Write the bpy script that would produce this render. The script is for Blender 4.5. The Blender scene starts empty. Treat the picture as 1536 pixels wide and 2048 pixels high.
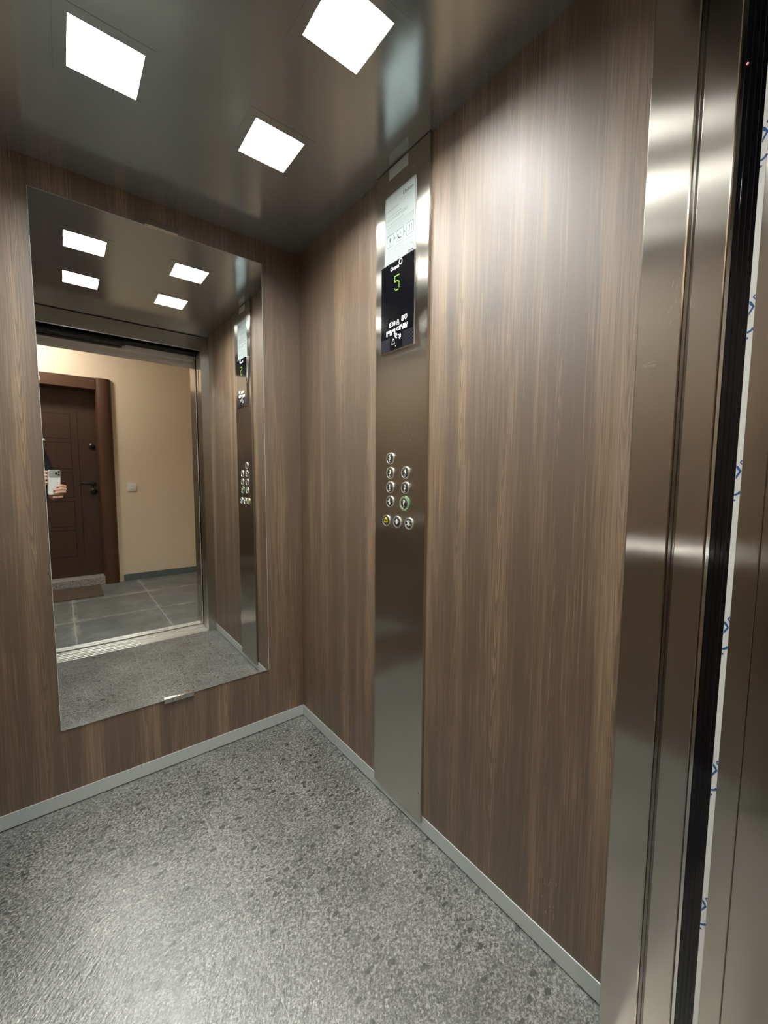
import bpy, bmesh, math, random
from mathutils import Vector, Matrix
random.seed(7)
SC = bpy.context.scene
COL = SC.collection

# ------------------------------------------------------------------ camera
CAM = Vector((-0.88184, -1.74347, 1.16009))
R_ = Vector((0.78547544, -0.61886354, 0.00602056))
U_ = Vector((0.04808454, 0.07072274, 0.99633637))
F_ = Vector((0.61702204, 0.78230826, -0.08530875))
cd = bpy.data.cameras.new('camera'); cam = bpy.data.objects.new('camera', cd); COL.objects.link(cam)
cd.sensor_fit = 'HORIZONTAL'; cd.sensor_width = 36.0; cd.lens = 821.4787 / 1536 * 36
cd.clip_start = 0.004; cd.clip_end = 60
M = Matrix.Identity(4)
for i in range(3):
    M[i][0], M[i][1], M[i][2], M[i][3] = R_[i], U_[i], -F_[i], CAM[i]
cam.matrix_world = M
SC.camera = cam
# ------------------------------------------------------------------ world, exposure
w = bpy.data.worlds.new('world'); SC.world = w; w.use_nodes = True
w.node_tree.nodes['Background'].inputs[0].default_value = (0.02, 0.02, 0.02, 1)
w.node_tree.nodes['Background'].inputs[1].default_value = 0.1
SC.view_settings.view_transform = 'Standard'; SC.view_settings.look = 'None'
SC.view_settings.exposure = 0.0; SC.view_settings.gamma = 1.0; SC.view_settings.use_curve_mapping = False
try:
    SC.cycles.max_bounces = 14; SC.cycles.glossy_bounces = 10; SC.cycles.diffuse_bounces = 6
    SC.cycles.caustics_reflective = True; SC.cycles.sample_clamp_indirect = 60.0
    SC.cycles.use_denoising = True
except Exception:
    pass
LAMP = 165.0          # radiance of the four ceiling panels
HALL_LAMP = 125.0          # radiance of the hall ceiling lamp

# ------------------------------------------------------------------ key sizes (metres)
H = 2.138; W_ = 1.10; D = 1.425
COPX = -0.010; CY0, CY1 = -0.588, -0.839
OX = -0.055; OXL = -1.045            # door opening
HY = -3.52                            # far hall wall
HH = 2.62

# ------------------------------------------------------------------ helpers
class MB:
    """collects shapes, builds ONE mesh object"""
    def __init__(s): s.bm = bmesh.new()
    def box(s, x0, x1, y0, y1, z0, z1, bev=0.0, seg=1):
        b = bmesh.new(); bmesh.ops.create_cube(b, size=1)
        for v in b.verts:
            v.co = Vector(((x0 + x1) / 2 + v.co.x * abs(x1 - x0), (y0 + y1) / 2 + v.co.y * abs(y1 - y0), (z0 + z1) / 2 + v.co.z * abs(z1 - z0)))
        if bev: bmesh.ops.bevel(b, geom=b.edges[:], offset=bev, segments=seg, affect='EDGES', profile=0.5)
        s._add(b); return s
    def _add(s, b):
        me = bpy.data.meshes.new('tmp'); b.to_mesh(me); b.free(); s.bm.from_mesh(me); bpy.data.meshes.remove(me)
    def prism(s, pts, fr, w0, w1):
        """pts 2D in frame fr(u,v,w)->Vector, extruded from w0 to w1"""
        n = len(pts)
        a = [s.bm.verts.new(fr(p[0], p[1], w0)) for p in pts]; b = [s.bm.verts.new(fr(p[0], p[1], w1)) for p in pts]
        s.bm.faces.new(a); s.bm.faces.new(b[::-1])
        for i in range(n):
            j = (i + 1) % n; s.bm.faces.new((a[i], b[i], b[j], a[j]))
        return s
    def rect(s, u0, u1, v0, v1, fr, w0, w1): return s.prism([(u0, v0), (u1, v0), (u1, v1), (u0, v1)], fr, w0, w1)
    def disc(s, cu, cv, r, fr, w0, w1, n=32, sy=1.0):
        return s.prism([(cu + r * math.cos(2 * math.pi * i / n), cv + sy * r * math.sin(2 * math.pi * i / n)) for i in range(n)], fr, w0, w1)
    def stroke(s, pts, wd, fr, w0, w1, closed=False):
        """flat stroke of width wd along a 2D polyline"""
        P = [Vector((p[0], p[1])) for p in pts]; n = len(P); L = []; Rr = []
        for i in range(n):
            a = P[i - 1] if (i > 0 or closed) else P[i]; b = P[(i + 1) % n] if (i < n - 1 or closed) else P[i]
            d = (b - a); d = d.normalized() if d.length > 1e-9 else Vector((1, 0)); nn = Vector((-d.y, d.x)) * wd / 2
            L.append(P[i] + nn); Rr.append(P[i] - nn)
        rng = range(n if closed else n - 1)
        vt = [[s.bm.verts.new(fr(q[0], q[1], ww)) for q in (L[i], Rr[i])] for ww in (w0, w1) for i in range(n)]
        lo, hi = vt[:n], vt[n:]
        for i in rng:
            j = (i + 1) % n
            s.bm.faces.new((lo[i][0], lo[j][0], lo[j][1], lo[i][1])); s.bm.faces.new((hi[i][0], hi[i][1], hi[j][1], hi[j][0]))
            s.bm.faces.new((lo[i][0], hi[i][0], hi[j][0], lo[j][0])); s.bm.faces.new((lo[i][1], lo[j][1], hi[j][1], hi[i][1]))
        return s
    def lathe(s, prof, fr, n=36):
        """prof: list of (radius, w) around frame origin"""
        rings = []
        for r, ww in prof:
            rings.append([s.bm.verts.new(fr(max(r, 1e-5) * math.cos(2 * math.pi * i / n), max(r, 1e-5) * math.sin(2 * math.pi * i / n), ww)) for i in range(n)])
        for a, b in zip(rings, rings[1:]):
            for i in range(n):
                j = (i + 1) % n; s.bm.faces.new((a[i], a[j], b[j], b[i]))
        s.bm.faces.new(rings[0][::-1]); s.bm.faces.new(rings[-1])
        return s
    def tube(s, pts, r, n=14):
        P = [Vector(p) for p in pts]; rings = []
        for i, p in enumerate(P):
            d = (P[min(i + 1, len(P) - 1)] - P[max(i - 1, 0)]).normalized()
            a = d.cross(Vector((0, 0, 1)));
            if a.length < 1e-3: a = Vector((1, 0, 0))
            a.normalize(); b = d.cross(a)
            rr = r[i] if isinstance(r, (list, tuple)) else r
            rings.append([s.bm.verts.new(p + rr * (a * math.cos(2 * math.pi * k / n) + b * math.sin(2 * math.pi * k / n))) for k in range(n)])
        for a, b in zip(rings, rings[1:]):
            for i in range(n):
                j = (i + 1) % n; s.bm.faces.new((a[i], a[j], b[j], b[i]))
        s.bm.faces.new(rings[0][::-1]); s.bm.faces.new(rings[-1]); return s
    def capsule(s, a, b, ra, rb, sub=2):
        t = bmesh.new(); a, b = Vector(a), Vector(b)
        for c, r in ((a, ra), (b, rb)):
            bmesh.ops.create_icosphere(t, subdivisions=sub, radius=r, matrix=Matrix.Translation(c))
        r_ = bmesh.ops.convex_hull(t, input=t.verts[:])
        dead = [g for g in r_['geom_interior'] + r_['geom_unused'] if isinstance(g, bmesh.types.BMVert) and g.is_valid]
        bmesh.ops.delete(t, geom=list(set(dead)), context='VERTS')
        s._add(t); return s
    def ellipsoid(s, c, rx, ry, rz, rot=0.0, sub=3):
        t = bmesh.new()
        bmesh.ops.create_icosphere(t, subdivisions=sub, radius=1, matrix=Matrix.Translation(Vector(c)) @ Matrix.Rotation(rot, 4, 'Z') @ Matrix.Diagonal((rx, ry, rz, 1)))
        s._add(t); return s
    def mesh(s, me): s.bm.from_mesh(me); return s
    def build(s, name, mat, parent=None, smooth=None, keep_local=False):
        bmesh.ops.recalc_face_normals(s.bm, faces=s.bm.faces[:])
        me = bpy.data.meshes.new(name); s.bm.to_mesh(me); s.bm.free()
        if smooth:
            for p in me.polygons: p.use_smooth = True
            me.set_sharp_from_angle(angle=math.radians(smooth))
        o = bpy.data.objects.new(name, me); COL.objects.link(o)
        for m in (mat if isinstance(mat, (list, tuple)) else [mat]): me.materials.append(m)
        if parent is not None:
            o.parent = parent
            if not keep_local: o.matrix_parent_inverse = ABS[parent.name].inverted()
            ABS[o.name] = ABS[parent.name].copy() if keep_local else Matrix.Identity(4)
        else:
            ABS[o.name] = Matrix.Identity(4)
        return o
ABS = {}
def tag(o, label=None, cat=None, group=None, kind=None):
    if label: o['label'] = label
    if cat: o['category'] = cat
    if group: o['group'] = group
    if kind: o['kind'] = kind
    return o
def empty(name, loc, label, cat, group=None, kind=None):
    o = bpy.data.objects.new(name, None); COL.objects.link(o); o.location = loc; o.empty_display_size = 0.05
    ABS[o.name] = Matrix.Translation(Vector(loc))
    return tag(o, label, cat, group, kind)
def struct(o, label=None, cat=None): return tag(o, label, cat, None, 'structure')

# frames (u to the viewer's right, v up, w out of the surface)
def fr_cop(y0=0.0, z0=0.0, off=0.0):
    return lambda u, v, w: Vector((COPX - off - w, y0 - u, z0 + v))
def fr_hall(x0=0.0, z0=0.0, y=HY):
    return lambda u, v, w: Vector((x0 - u, y + w, z0 + v))
def fr_back(x0=0.0, z0=0.0, y=0.0):
    return lambda u, v, w: Vector((x0 + u, y - w, z0 + v))
def PH(r, u, n): return CAM + R_ * r + U_ * u + F_ * n      # the phone's own frame
def text_mesh(body, size, fr, w0, w1, bold=0.0, align='CENTER', sx=1.0):
    cu = bpy.data.curves.new('t', 'FONT'); cu.body = body; cu.size = size; cu.align_x = align; cu.align_y = 'CENTER'
    cu.extrude = 0.5; cu.offset = bold; cu.resolution_u = 3
    o = bpy.data.objects.new('t', cu); COL.objects.link(o)
    dg = bpy.context.evaluated_depsgraph_get(); me = bpy.data.meshes.new_from_object(o.evaluated_get(dg))
    bpy.data.objects.remove(o); bpy.data.curves.remove(cu)
    for v in me.vertices:
        v.co = fr(v.co.x * sx, v.co.y, w0 if v.co.z < 0 else w1)
    return me

# ------------------------------------------------------------------ materials
class NT:
    def __init__(s, name):
        s.m = bpy.data.materials.new(name); s.m.use_nodes = True; s.t = s.m.node_tree; s.n = s.t.nodes; s.l = s.t.links
        s.b = s.n['Principled BSDF']
    def link(s, a, b): s.l.new(a, b)
    def _in(s, sock, v):
        if isinstance(v, bpy.types.NodeSocket): s.l.new(v, sock)
        elif v is not None: sock.default_value = v
    def math(s, op, a, b=None, c=None, clamp=False):
        n = s.n.new('ShaderNodeMath'); n.operation = op; n.use_clamp = clamp
        s._in(n.inputs[0], a); s._in(n.inputs[1], b)
        if c is not None: s._in(n.inputs[2], c)
        return n.outputs[0]
    def pos(s):
        n = s.n.new('ShaderNodeNewGeometry'); return n.outputs['Position']
    def sep(s, v):
        n = s.n.new('ShaderNodeSeparateXYZ'); s._in(n.inputs[0], v); return n.outputs
    def comb(s, x, y, z):
        n = s.n.new('ShaderNodeCombineXYZ'); s._in(n.inputs[0], x); s._in(n.inputs[1], y); s._in(n.inputs[2], z); return n.outputs[0]
    def noise(s, vec, scale=1.0, detail=2.0, rough=0.5, dist=0.0):
        n = s.n.new('ShaderNodeTexNoise'); s._in(n.inputs['Vector'], vec); n.inputs['Scale'].default_value = scale
        n.inputs['Detail'].default_value = detail; n.inputs['Roughness'].default_value = rough; n.inputs['Distortion'].default_value = dist
        return n.outputs['Fac']
    def voro(s, vec, scale=1.0, feature='F1', rnd=1.0):
        n = s.n.new('ShaderNodeTexVoronoi'); n.voronoi_dimensions = '2D'; s._in(n.inputs['Vector'], vec); n.inputs['Scale'].default_value = scale; n.feature = feature
        n.inputs['Randomness'].default_value = rnd
        return n.outputs
    def white(s, v):
        n = s.n.new('ShaderNodeTexWhiteNoise'); n.noise_dimensions = '1D'; s._in(n.inputs['W'], v); return n.outputs['Value']
    def ramp(s, f, stops):
        n = s.n.new('ShaderNodeValToRGB'); s._in(n.inputs[0], f); cr = n.color_ramp
        while len(cr.elements) < len(stops): cr.elements.new(0.5)
        for e, (p, c) in zip(cr.elements, stops):
            e.position = p; e.color = (c[0], c[1], c[2], 1) if not isinstance(c, (int, float)) else (c, c, c, 1)
        return n.outputs[0]
    def mix(s, f, a, b, mode='MIX'):
        n = s.n.new('ShaderNodeMix'); n.data_type = 'RGBA'; n.blend_type = mode
        s._in(n.inputs[0], f)
        for sock, v in ((n.inputs[6], a), (n.inputs[7], b)):
            if isinstance(v, bpy.types.NodeSocket): s.l.new(v, sock)
            else: sock.default_value = (v[0], v[1], v[2], 1)
        return n.outputs[2]
    def bump(s, h, strength=0.3, dist=0.01):
        n = s.n.new('ShaderNodeBump'); s._in(n.inputs['Height'], h); n.inputs['Strength'].default_value = strength; n.inputs['Distance'].default_value = dist
        s.l.new(n.outputs[0], s.b.inputs['Normal']); return n.outputs[0]
    def set(s, **k):
        for key, v in k.items():
            s._in(s.b.inputs[key.replace('_', ' ')], v if not (isinstance(v, tuple) and len(v) == 3) else (v[0], v[1], v[2], 1))
        return s
def plain(name, col, rough=0.5, metal=0.0, spec=0.5, var=0.0, scale=40.0):
    t = NT(name); t.set(Roughness=rough, Metallic=metal, Specular_IOR_Level=spec)
    if var:
        f = t.noise(t.pos(), scale, 3)
        t.set(Base_Color=t.mix(f, tuple(c * (1 - var) for c in col), tuple(c * (1 + var) for c in col)))
    else: t.set(Base_Color=col)
    return t.m
def emit(name, col, strength):
    t = NT(name); t.set(Base_Color=(0.8, 0.8, 0.8), Emission_Color=col, Emission_Strength=strength); return t.m

def wood_material(name, dark, mid, light, rough=0.36):
    t = NT(name); x, y, z = t.sep(t.pos())
    u = t.math('ADD', t.math('ADD', x, y), 5.03)                      # runs along either wall
    wob = t.math('MULTIPLY', t.math('SUBTRACT', t.noise(t.comb(t.math('MULTIPLY', u, 2.5), t.math('MULTIPLY', z, 0.5), 0.0), 1.0, 2), 0.5), 0.05)
    PW = 0.148
    uu = t.math('DIVIDE', t.math('ADD', u, wob), PW)
    pi_ = t.math('FLOOR', uu); d = t.math('MULTIPLY', t.math('SUBTRACT', t.math('FRACT', uu), 0.5), PW)
    rnd = t.white(pi_); rnd2 = t.white(t.math('ADD', pi_, 37.3))
    shift = t.math('MULTIPLY', t.math('SUBTRACT', t.noise(t.comb(t.math('MULTIPLY', pi_, 7.7), t.math('MULTIPLY', z, 1.1), 0.0), 1.0, 2), 0.5), 0.06)
    dm = t.math('ADD', d, shift)
    sgn = t.math('SUBTRACT', t.math('MULTIPLY', t.math('GREATER_THAN', rnd2, 0.35), 2.0), 1.0)
    par = t.math('MULTIPLY', t.math('POWER', t.math('ABSOLUTE', dm), 1.7), 190.0)
    wav = t.math('MULTIPLY', t.noise(t.comb(t.math('MULTIPLY', u, 11.0), t.math('MULTIPLY', z, 1.6), 0.0), 1.0, 3), 0.42)
    f = t.math('ADD', t.math('ADD', t.math('MULTIPLY', t.math('MULTIPLY', z, sgn), 0.55), par), t.math('ADD', wav, t.math('MULTIPLY', rnd, 9.0)))
    ring = t.math('FRACT', t.math('MULTIPLY', f, 17.0))
    ringc = t.math('SMOOTH_MIN', ring, t.math('MULTIPLY', t.math('SUBTRACT', 1.0, ring), 2.6), 0.15)     # soft saw
    win = t.math('SUBTRACT', 1.0, t.math('MULTIPLY', t.math('SMOOTH_MIN', t.math('MULTIPLY', t.math('ABSOLUTE', dm), 16.0), 1.0, 0.2), 0.75))
    patch = t.noise(t.comb(t.math('MULTIPLY', u, 9.0), t.math('MULTIPLY', z, 0.9), 3.0), 1.0, 2)
    ringw = t.math('MULTIPLY', ringc, t.ramp(patch, [(0.35, 0.25), (0.62, 1.0)]))
    fine = t.noise(t.comb(t.math('MULTIPLY', u, 420.0), t.math('MULTIPLY', z, 5.0), 0.0), 1.0, 3, 0.6)
    medi = t.noise(t.comb(t.math('MULTIPLY', u, 95.0), t.math('MULTIPLY', z, 1.0), 8.0), 1.0, 3, 0.6)
    broad = t.noise(t.comb(t.math('MULTIPLY', u, 13.0), t.math('MULTIPLY', z, 0.35), 11.0), 1.0, 2)
    uw = t.math('ADD', u, t.math('MULTIPLY', t.math('SUBTRACT', t.noise(t.comb(t.math('MULTIPLY', u, 20.0), t.math('MULTIPLY', z, 4.0), 2.0), 1.0, 2), 0.5), 0.012))
    str1 = t.ramp(t.noise(t.comb(t.math('MULTIPLY', uw, 230.0), t.math('MULTIPLY', z, 3.2), 5.0), 1.0, 2, 0.5), [(0.47, 0.0), (0.66, 1.0)])
    s0 = t.math('ADD', t.math('MULTIPLY', str1, 0.135), t.math('MULTIPLY', t.math('SUBTRACT', fine, 0.5), 0.5))
    s = t.math('ADD', t.math('MULTIPLY', t.math('MULTIPLY', ringw, win), 0.45), t.math('ADD', t.math('MULTIPLY', fine, 0.34), t.math('ADD', t.math('MULTIPLY', medi, 0.30), t.math('MULTIPLY', broad, 1.05))))
    s = t.math('ADD', s0, t.math('SUBTRACT', s, 0.69))
    col = t.ramp(s, [(0.20, dark), (0.44, mid), (0.80, light)])
    # greasy hand marks on the side wall, either side of eye height
    for (my, mz, mr, amt) in ((-1.064, 1.580, .045, 0.34), (-1.055, 1.66, .035, 0.18), (-.93, 1.60, .040, 0.20), (-.94, 1.50, .045, 0.16)):
        dd = t.math('SQRT', t.math('ADD', t.math('POWER', t.math('ADD', y, -my), 2.0), t.math('ADD', t.math('POWER', t.math('MULTIPLY', t.math('ADD', z, -mz), 0.6), 2.0), t.math('POWER', x, 2.0))))
        dd = t.math('ADD', dd, t.math('MULTIPLY', t.math('SUBTRACT', t.noise(t.pos(), 38.0, 3), 0.5), 0.075))
        col = t.mix(t.math('MULTIPLY', t.math('SUBTRACT', 1.0, t.math('DIVIDE', dd, mr), None, True), amt * 1.6, None, True), col, (0.03, 0.024, 0.018))
    t.set(Base_Color=col, Roughness=t.math('ADD', rough, t.math('MULTIPLY', fine, 0.10)), Specular_IOR_Level=0.8, IOR=1.7)
    t.bump(t.math('ADD', fine, medi), 0.10, 0.0006)
    return t.m
WOOD = wood_material('walnut laminate', (0.094, 0.056, 0.030), (0.205, 0.129, 0.071), (0.345, 0.235, 0.138), 0.50)

def steel_material(name, col, wide=0.45):
    t = NT(name); n, l = t.n, t.l
    g = n.new('ShaderNodeNewGeometry'); c = n.new('ShaderNodeVectorMath'); c.operation = 'CROSS_PRODUCT'
    l.new(g.outputs['True Normal'], c.inputs[0]); c.inputs[1].default_value = (0, 0, 1)
    x, y, z = t.sep(t.pos()); u = t.math('ADD', x, y)
    st = t.noise(t.comb(t.math('MULTIPLY', u, 900.0), t.math('MULTIPLY', z, 6.0), 0.0), 1.0, 3, 0.6)
    sm = t.noise(t.comb(t.math('MULTIPLY', u, 14.0), t.math('MULTIPLY', z, 5.0), 0.0), 1.0, 3)
    bm = n.new('ShaderNodeBump'); bm.inputs['Strength'].default_value = 0.18; bm.inputs['Distance'].default_value = 0.0006
    l.new(t.math('ADD', t.math('MULTIPLY', st, 0.08), t.math('MULTIPLY', t.noise(t.comb(u, z, 0.0), 5.0, 1), 3.0)), bm.inputs['Height'])
    outs = []
    for r, a in ((0.15, -0.50), (0.29, -0.76)):
        b = n.new('ShaderNodeBsdfAnisotropic'); b.inputs['Color'].default_value = (*col, 1); b.inputs['Anisotropy'].default_value = a
        l.new(t.math('ADD', r - 0.015, t.math('MULTIPLY', sm, 0.03)), b.inputs['Roughness'])
        l.new(c.outputs[0], b.inputs['Tangent']); l.new(bm.outputs[0], b.inputs['Normal']); outs.append(b.outputs[0])
    mx = n.new('ShaderNodeMixShader'); mx.inputs[0].default_value = wide
    l.new(outs[0], mx.inputs[1]); l.new(outs[1], mx.inputs[2])
    l.new(mx.outputs[0], n['Material Output'].inputs['Surface']); n.remove(t.b)
    return t.m
STEEL = steel_material('brushed stainless steel', (0.55, 0.525, 0.48), 0.45)
STEEL_JAMB = steel_material('brushed stainless jamb', (0.60, 0.57, 0.515), 0.32)
DARK_STEEL = steel_material('dark brushed steel', (0.34, 0.33, 0.31), 0.5)
CHROME = plain('polished steel', (0.72, 0.72, 0.70), 0.12, 1.0)
ALU = plain('satin aluminium', (0.54, 0.59, 0.58), 0.40, 0.35, var=0.03, scale=300)
ALU_SILL = plain('worn aluminium', (0.72, 0.72, 0.68), 0.34, 0.8, var=0.12, scale=60)

def ceiling_material():
    t = NT('dark glossy ceiling steel'); t.set(Metallic=0.75, Base_Color=(0.45, 0.50, 0.515))
    p = t.pos(); sm = t.noise(p, 6.0, 3)
    t.set(Roughness=t.math('ADD', 0.13, t.math('MULTIPLY', sm, 0.08)))
    t.bump(t.noise(p, 2.2, 1), 0.25, 0.004)
    return t.m
CEIL = ceiling_material()
LAMPTRIM = plain('grey lamp trim', (0.30, 0.31, 0.30), 0.32, 0.75)
BAFFLE = plain('grey light baffle', (0.12, 0.12, 0.118), 0.7)  # dark sides of the added lamp recess

def floor_material():
    t = NT('grey stone vinyl'); p = t.pos(); x, y, z = t.sep(p)
    n1 = t.noise(p, 420.0, 3, 0.7); n2 = t.noise(p, 125.0, 4, 0.7); n3 = t.noise(p, 5.0, 3)
    flat = t.comb(x, t.math('MULTIPLY', y, 1.25), 0.0)
    g1 = t.sep(t.voro(flat, 330.0)['Color'])[0]; g2 = t.sep(t.voro(flat, 200.0)['Color'])[1]
    base = t.math('ADD', t.math('ADD', t.math('MULTIPLY', g1, 0.20), t.math('MULTIPLY', g2, 0.14)), t.math('ADD', t.math('MULTIPLY', n1, 0.45), t.math('ADD', t.math('MULTIPLY', n2, 0.60), t.math('MULTIPLY', n3, 0.22))))
    base = t.math('SUBTRACT', base, 0.10)
    col = t.ramp(base, [(0.50, (0.022, 0.024, 0.024)), (0.69, (0.102, 0.106, 0.104)), (0.90, (0.37, 0.37, 0.352))])
    # larger dark and pale chips
    pd = t.comb(t.math('ADD', x, t.math('MULTIPLY', t.noise(p, 45.0, 2), 0.012)), t.math('MULTIPLY', t.math('ADD', y, t.math('MULTIPLY', t.noise(p, 48.0, 2), 0.012)), 1.7), 0.0)
    v = t.voro(pd, 20.0); chip = t.math('MULTIPLY', t.math('LESS_THAN', v['Distance'], 0.19), t.math('GREATER_THAN', t.sep(v['Color'])[0], 0.78))
    col = t.mix(t.math('MULTIPLY', chip, 0.9), col, (0.026, 0.030, 0.029))
    v2 = t.voro(pd, 55.0); chip2 = t.math('MULTIPLY', t.math('LESS_THAN', v2['Distance'], 0.22), t.math('GREATER_THAN', t.sep(v2['Color'])[1], 0.88))
    col = t.mix(t.math('MULTIPLY', chip2, 0.5), col, (0.40, 0.39, 0.35))
    v3 = t.voro(pd, 50.0); chip3 = t.math('MULTIPLY', t.math('LESS_THAN', v3['Distance'], 0.24), t.math('GREATER_THAN', t.sep(v3['Color'])[2], 0.84))
    col = t.mix(t.math('MULTIPLY', chip3, 0.85), col, (0.03, 0.032, 0.032))
    # hairline joints between the vinyl tiles
    jx = t.math('LESS_THAN', t.math('ABSOLUTE', t.math('ADD', x, 0.5495)), 0.0010)
    jy = t.math('LESS_THAN', t.math('ABSOLUTE', t.math('ADD', y, 0.7060)), 0.0010)
    col = t.mix(t.math('MULTIPLY', t.math('MAXIMUM', jx, jy), 0.6), col, (0.34, 0.33, 0.30))
    t.set(Base_Color=col, Roughness=t.math('ADD', 0.24, t.math('MULTIPLY', n2, 0.22)), Specular_IOR_Level=0.8, IOR=1.7)
    t.bump(t.noise(t.comb(t.math('MULTIPLY', t.math('ADD', x, y), 45.0), t.math('MULTIPLY', t.math('SUBTRACT', x, y), 110.0), 0.0), 1.0, 3, 0.6), 0.5, 0.0028)
    return t.m
FLOOR = floor_material()

def hall_floor_material():
    t = NT('grey stone tiles'); p = t.pos(); x, y, z = t.sep(p)
    n1 = t.noise(p, 4.0, 5, 0.65); n2 = t.noise(p, 26.0, 4, 0.7)
    col = t.ramp(t.math('ADD', t.math('MULTIPLY', n1, 0.75), t.math('MULTIPLY', n2, 0.35)), [(0.35, (0.10, 0.112, 0.112)), (0.62, (0.185, 0.20, 0.195)), (0.85, (0.30, 0.31, 0.29))])
    wob = t.math('MULTIPLY', t.math('SUBTRACT', t.noise(p, 9.0, 3), 0.5), 0.012)
    ax = t.math('ABSOLUTE', t.math('SUBTRACT', t.math('FRACT', t.math('DIVIDE', t.math('ADD', t.math('ADD', x, 0.242 + 6.0), wob), 0.6)), 0.5))
    ay = t.math('ABSOLUTE', t.math('SUBTRACT', t.math('FRACT', t.math('DIVIDE', t.math('ADD', t.math('ADD', y, 2.265 + 6.5), wob), 0.65)), 0.5))
    edge = t.math('MAXIMUM', ax, ay)
    line = t.math('GREATER_THAN', edge, 0.4925)
    dust = t.math('MULTIPLY', t.ramp(edge, [(0.44, 0.0), (0.495, 1.0)]), t.ramp(t.noise(p, 7.0, 4, 0.6), [(0.45, 0.0), (0.62, 1.0)]))
    col = t.mix(t.math('MULTIPLY', dust, 0.9), col, (0.40, 0.40, 0.36))
    col = t.mix(t.math('MULTIPLY', line, 0.75), col, (0.42, 0.41, 0.37))
    t.set(Base_Color=col, Roughness=0.42); t.bump(t.math('ADD', n1, n2), 0.15, 0.004)
    return t.m
HFLOOR = hall_floor_material()
PLASTER = plain('beige wall paint', (0.78, 0.64, 0.48), 0.85, var=0.05, scale=220)
HCEIL = plain('white ceiling paint', (0.72, 0.70, 0.66), 0.9, var=0.02)
SKIRT = plain('dark blue grey tile', (0.12, 0.15, 0.155), 0.5, var=0.35, scale=35)
GRANITE = NT('speckled granite'); GRANITE.set(Base_Color=GRANITE.ramp(GRANITE.noise(GRANITE.pos(), 160.0, 3, 0.7), [(0.38, (0.10, 0.10, 0.10)), (0.55, (0.42, 0.42, 0.41)), (0.7, (0.7, 0.7, 0.68))]), Roughness=0.5); GRANITE = GRANITE.m
def red_wood(name, a, b, rough):
    t = NT(name); x, y, z = t.sep(t.pos())
    g = t.noise(t.comb(t.math('MULTIPLY', x, 60.0), t.math('MULTIPLY', y, 60.0), t.math('MULTIPLY', z, 2.0)), 1.0, 4, 0.6)
    t.set(Base_Color=t.mix(g, a, b), Roughness=rough); t.bump(g, 0.1, 0.001); return t.m
DOORW = red_wood('brown red door veneer', (0.045, 0.022, 0.012), (0.075, 0.037, 0.021), 0.42)
CASEW = red_wood('brown red casing veneer', (0.070, 0.031, 0.016), (0.105, 0.050, 0.028), 0.36)
GROOVE = plain('dark groove', (0.012, 0.007, 0.005), 0.7)
BLACK = plain('black plastic', (0.006, 0.006, 0.007), 0.35)
BLACKG = plain('black gloss', (0.004, 0.004, 0.006), 0.10)
BLACKM = plain('black painted steel', (0.010, 0.010, 0.011), 0.45)
PRIMER = plain('pale grey enamel', (0.74, 0.71, 0.66), 0.5, var=0.03)
WHITEP = plain('white plastic', (0.78, 0.77, 0.73), 0.35)
PAPER = plain('sticker paper', (0.37, 0.42, 0.42), 0.6, spec=0.10, var=0.02)
INK = plain('grey ink', (0.12, 0.14, 0.14), 0.6)
INKD = plain('dark ink', (0.03, 0.04, 0.04), 0.6)
INKG = plain('grey green ink', (0.07, 0.10, 0.075), 0.6)
PRINTW = plain('white print', (0.80, 0.82, 0.84), 0.5)
PRINTG = plain('grey print', (0.10, 0.10, 0.14), 0.5)
FILM = plain('white protective film', (0.74, 0.77, 0.76), 0.4, var=0.02)
SCUFF = plain('pale scuff', (0.32, 0.30, 0.27), 0.6)
FILMB = plain('blue print', (0.02, 0.09, 0.30), 0.5)
MATM = plain('brown door mat', (0.105, 0.075, 0.052), 0.95, var=0.35, scale=400)
SKIN = plain('skin', (0.60, 0.36, 0.26), 0.5, var=0.06, scale=60)
CLOTH = plain('black fabric', (0.008, 0.008, 0.010), 0.85, var=0.2, scale=300)
TROUS = plain('dark blue fabric', (0.02, 0.025, 0.04), 0.85, var=0.2, scale=300)
SHOE = plain('dark shoe leather', (0.02, 0.018, 0.016), 0.45)
HAIR = plain('dark brown hair', (0.02, 0.012, 0.008), 0.5)
EYE = plain('eye', (0.75, 0.73, 0.70), 0.15)
PHW = plain('white phone case', (0.78, 0.80, 0.78), 0.35)
PHG = plain('grey phone plate', (0.36, 0.38, 0.36), 0.4, 0.2)
LED = NT('green dot matrix').set(Base_Color=(0.05, 0.08, 0.01), Emission_Color=(0.50, 1.0, 0.06), Emission_Strength=0.95).m
GREENRING = NT('green button halo').set(Base_Color=(0.16, 0.30, 0.13), Roughness=0.3, Emission_Color=(0.2, 0.5, 0.15), Emission_Strength=0.05).m
YELLOW = NT('yellow alarm symbol').set(Base_Color=(0.75, 0.62, 0.03), Emission_Color=(1.0, 0.85, 0.02), Emission_Strength=0.4).m
BTNSYM = plain('white button print', (0.85, 0.85, 0.83), 0.4)
BEZEL = plain('satin steel bezel', (0.62, 0.62, 0.59), 0.28, 0.7)
BTNFACE = plain('button cap steel', (0.20, 0.20, 0.195), 0.25, 0.9)
PANEL_LIGHT = emit('lit led panel', (0.99, 1.0, 0.95), LAMP)
HALL_LIGHT = emit('lit hall lamp', (1.0, 0.94, 0.86), HALL_LAMP)
REDLED = emit('red indicator', (1.0, 0.12, 0.03), 0.5)
def mirror_material():
    t = NT('mirror silver'); t.set(Metallic=1.0, Base_Color=(0.86, 0.875, 0.85), Roughness=0.0); return t.m
MIRROR = mirror_material()
GLASS_EDGE = plain('ground glass edge', (0.70, 0.76, 0.72), 0.25)

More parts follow.
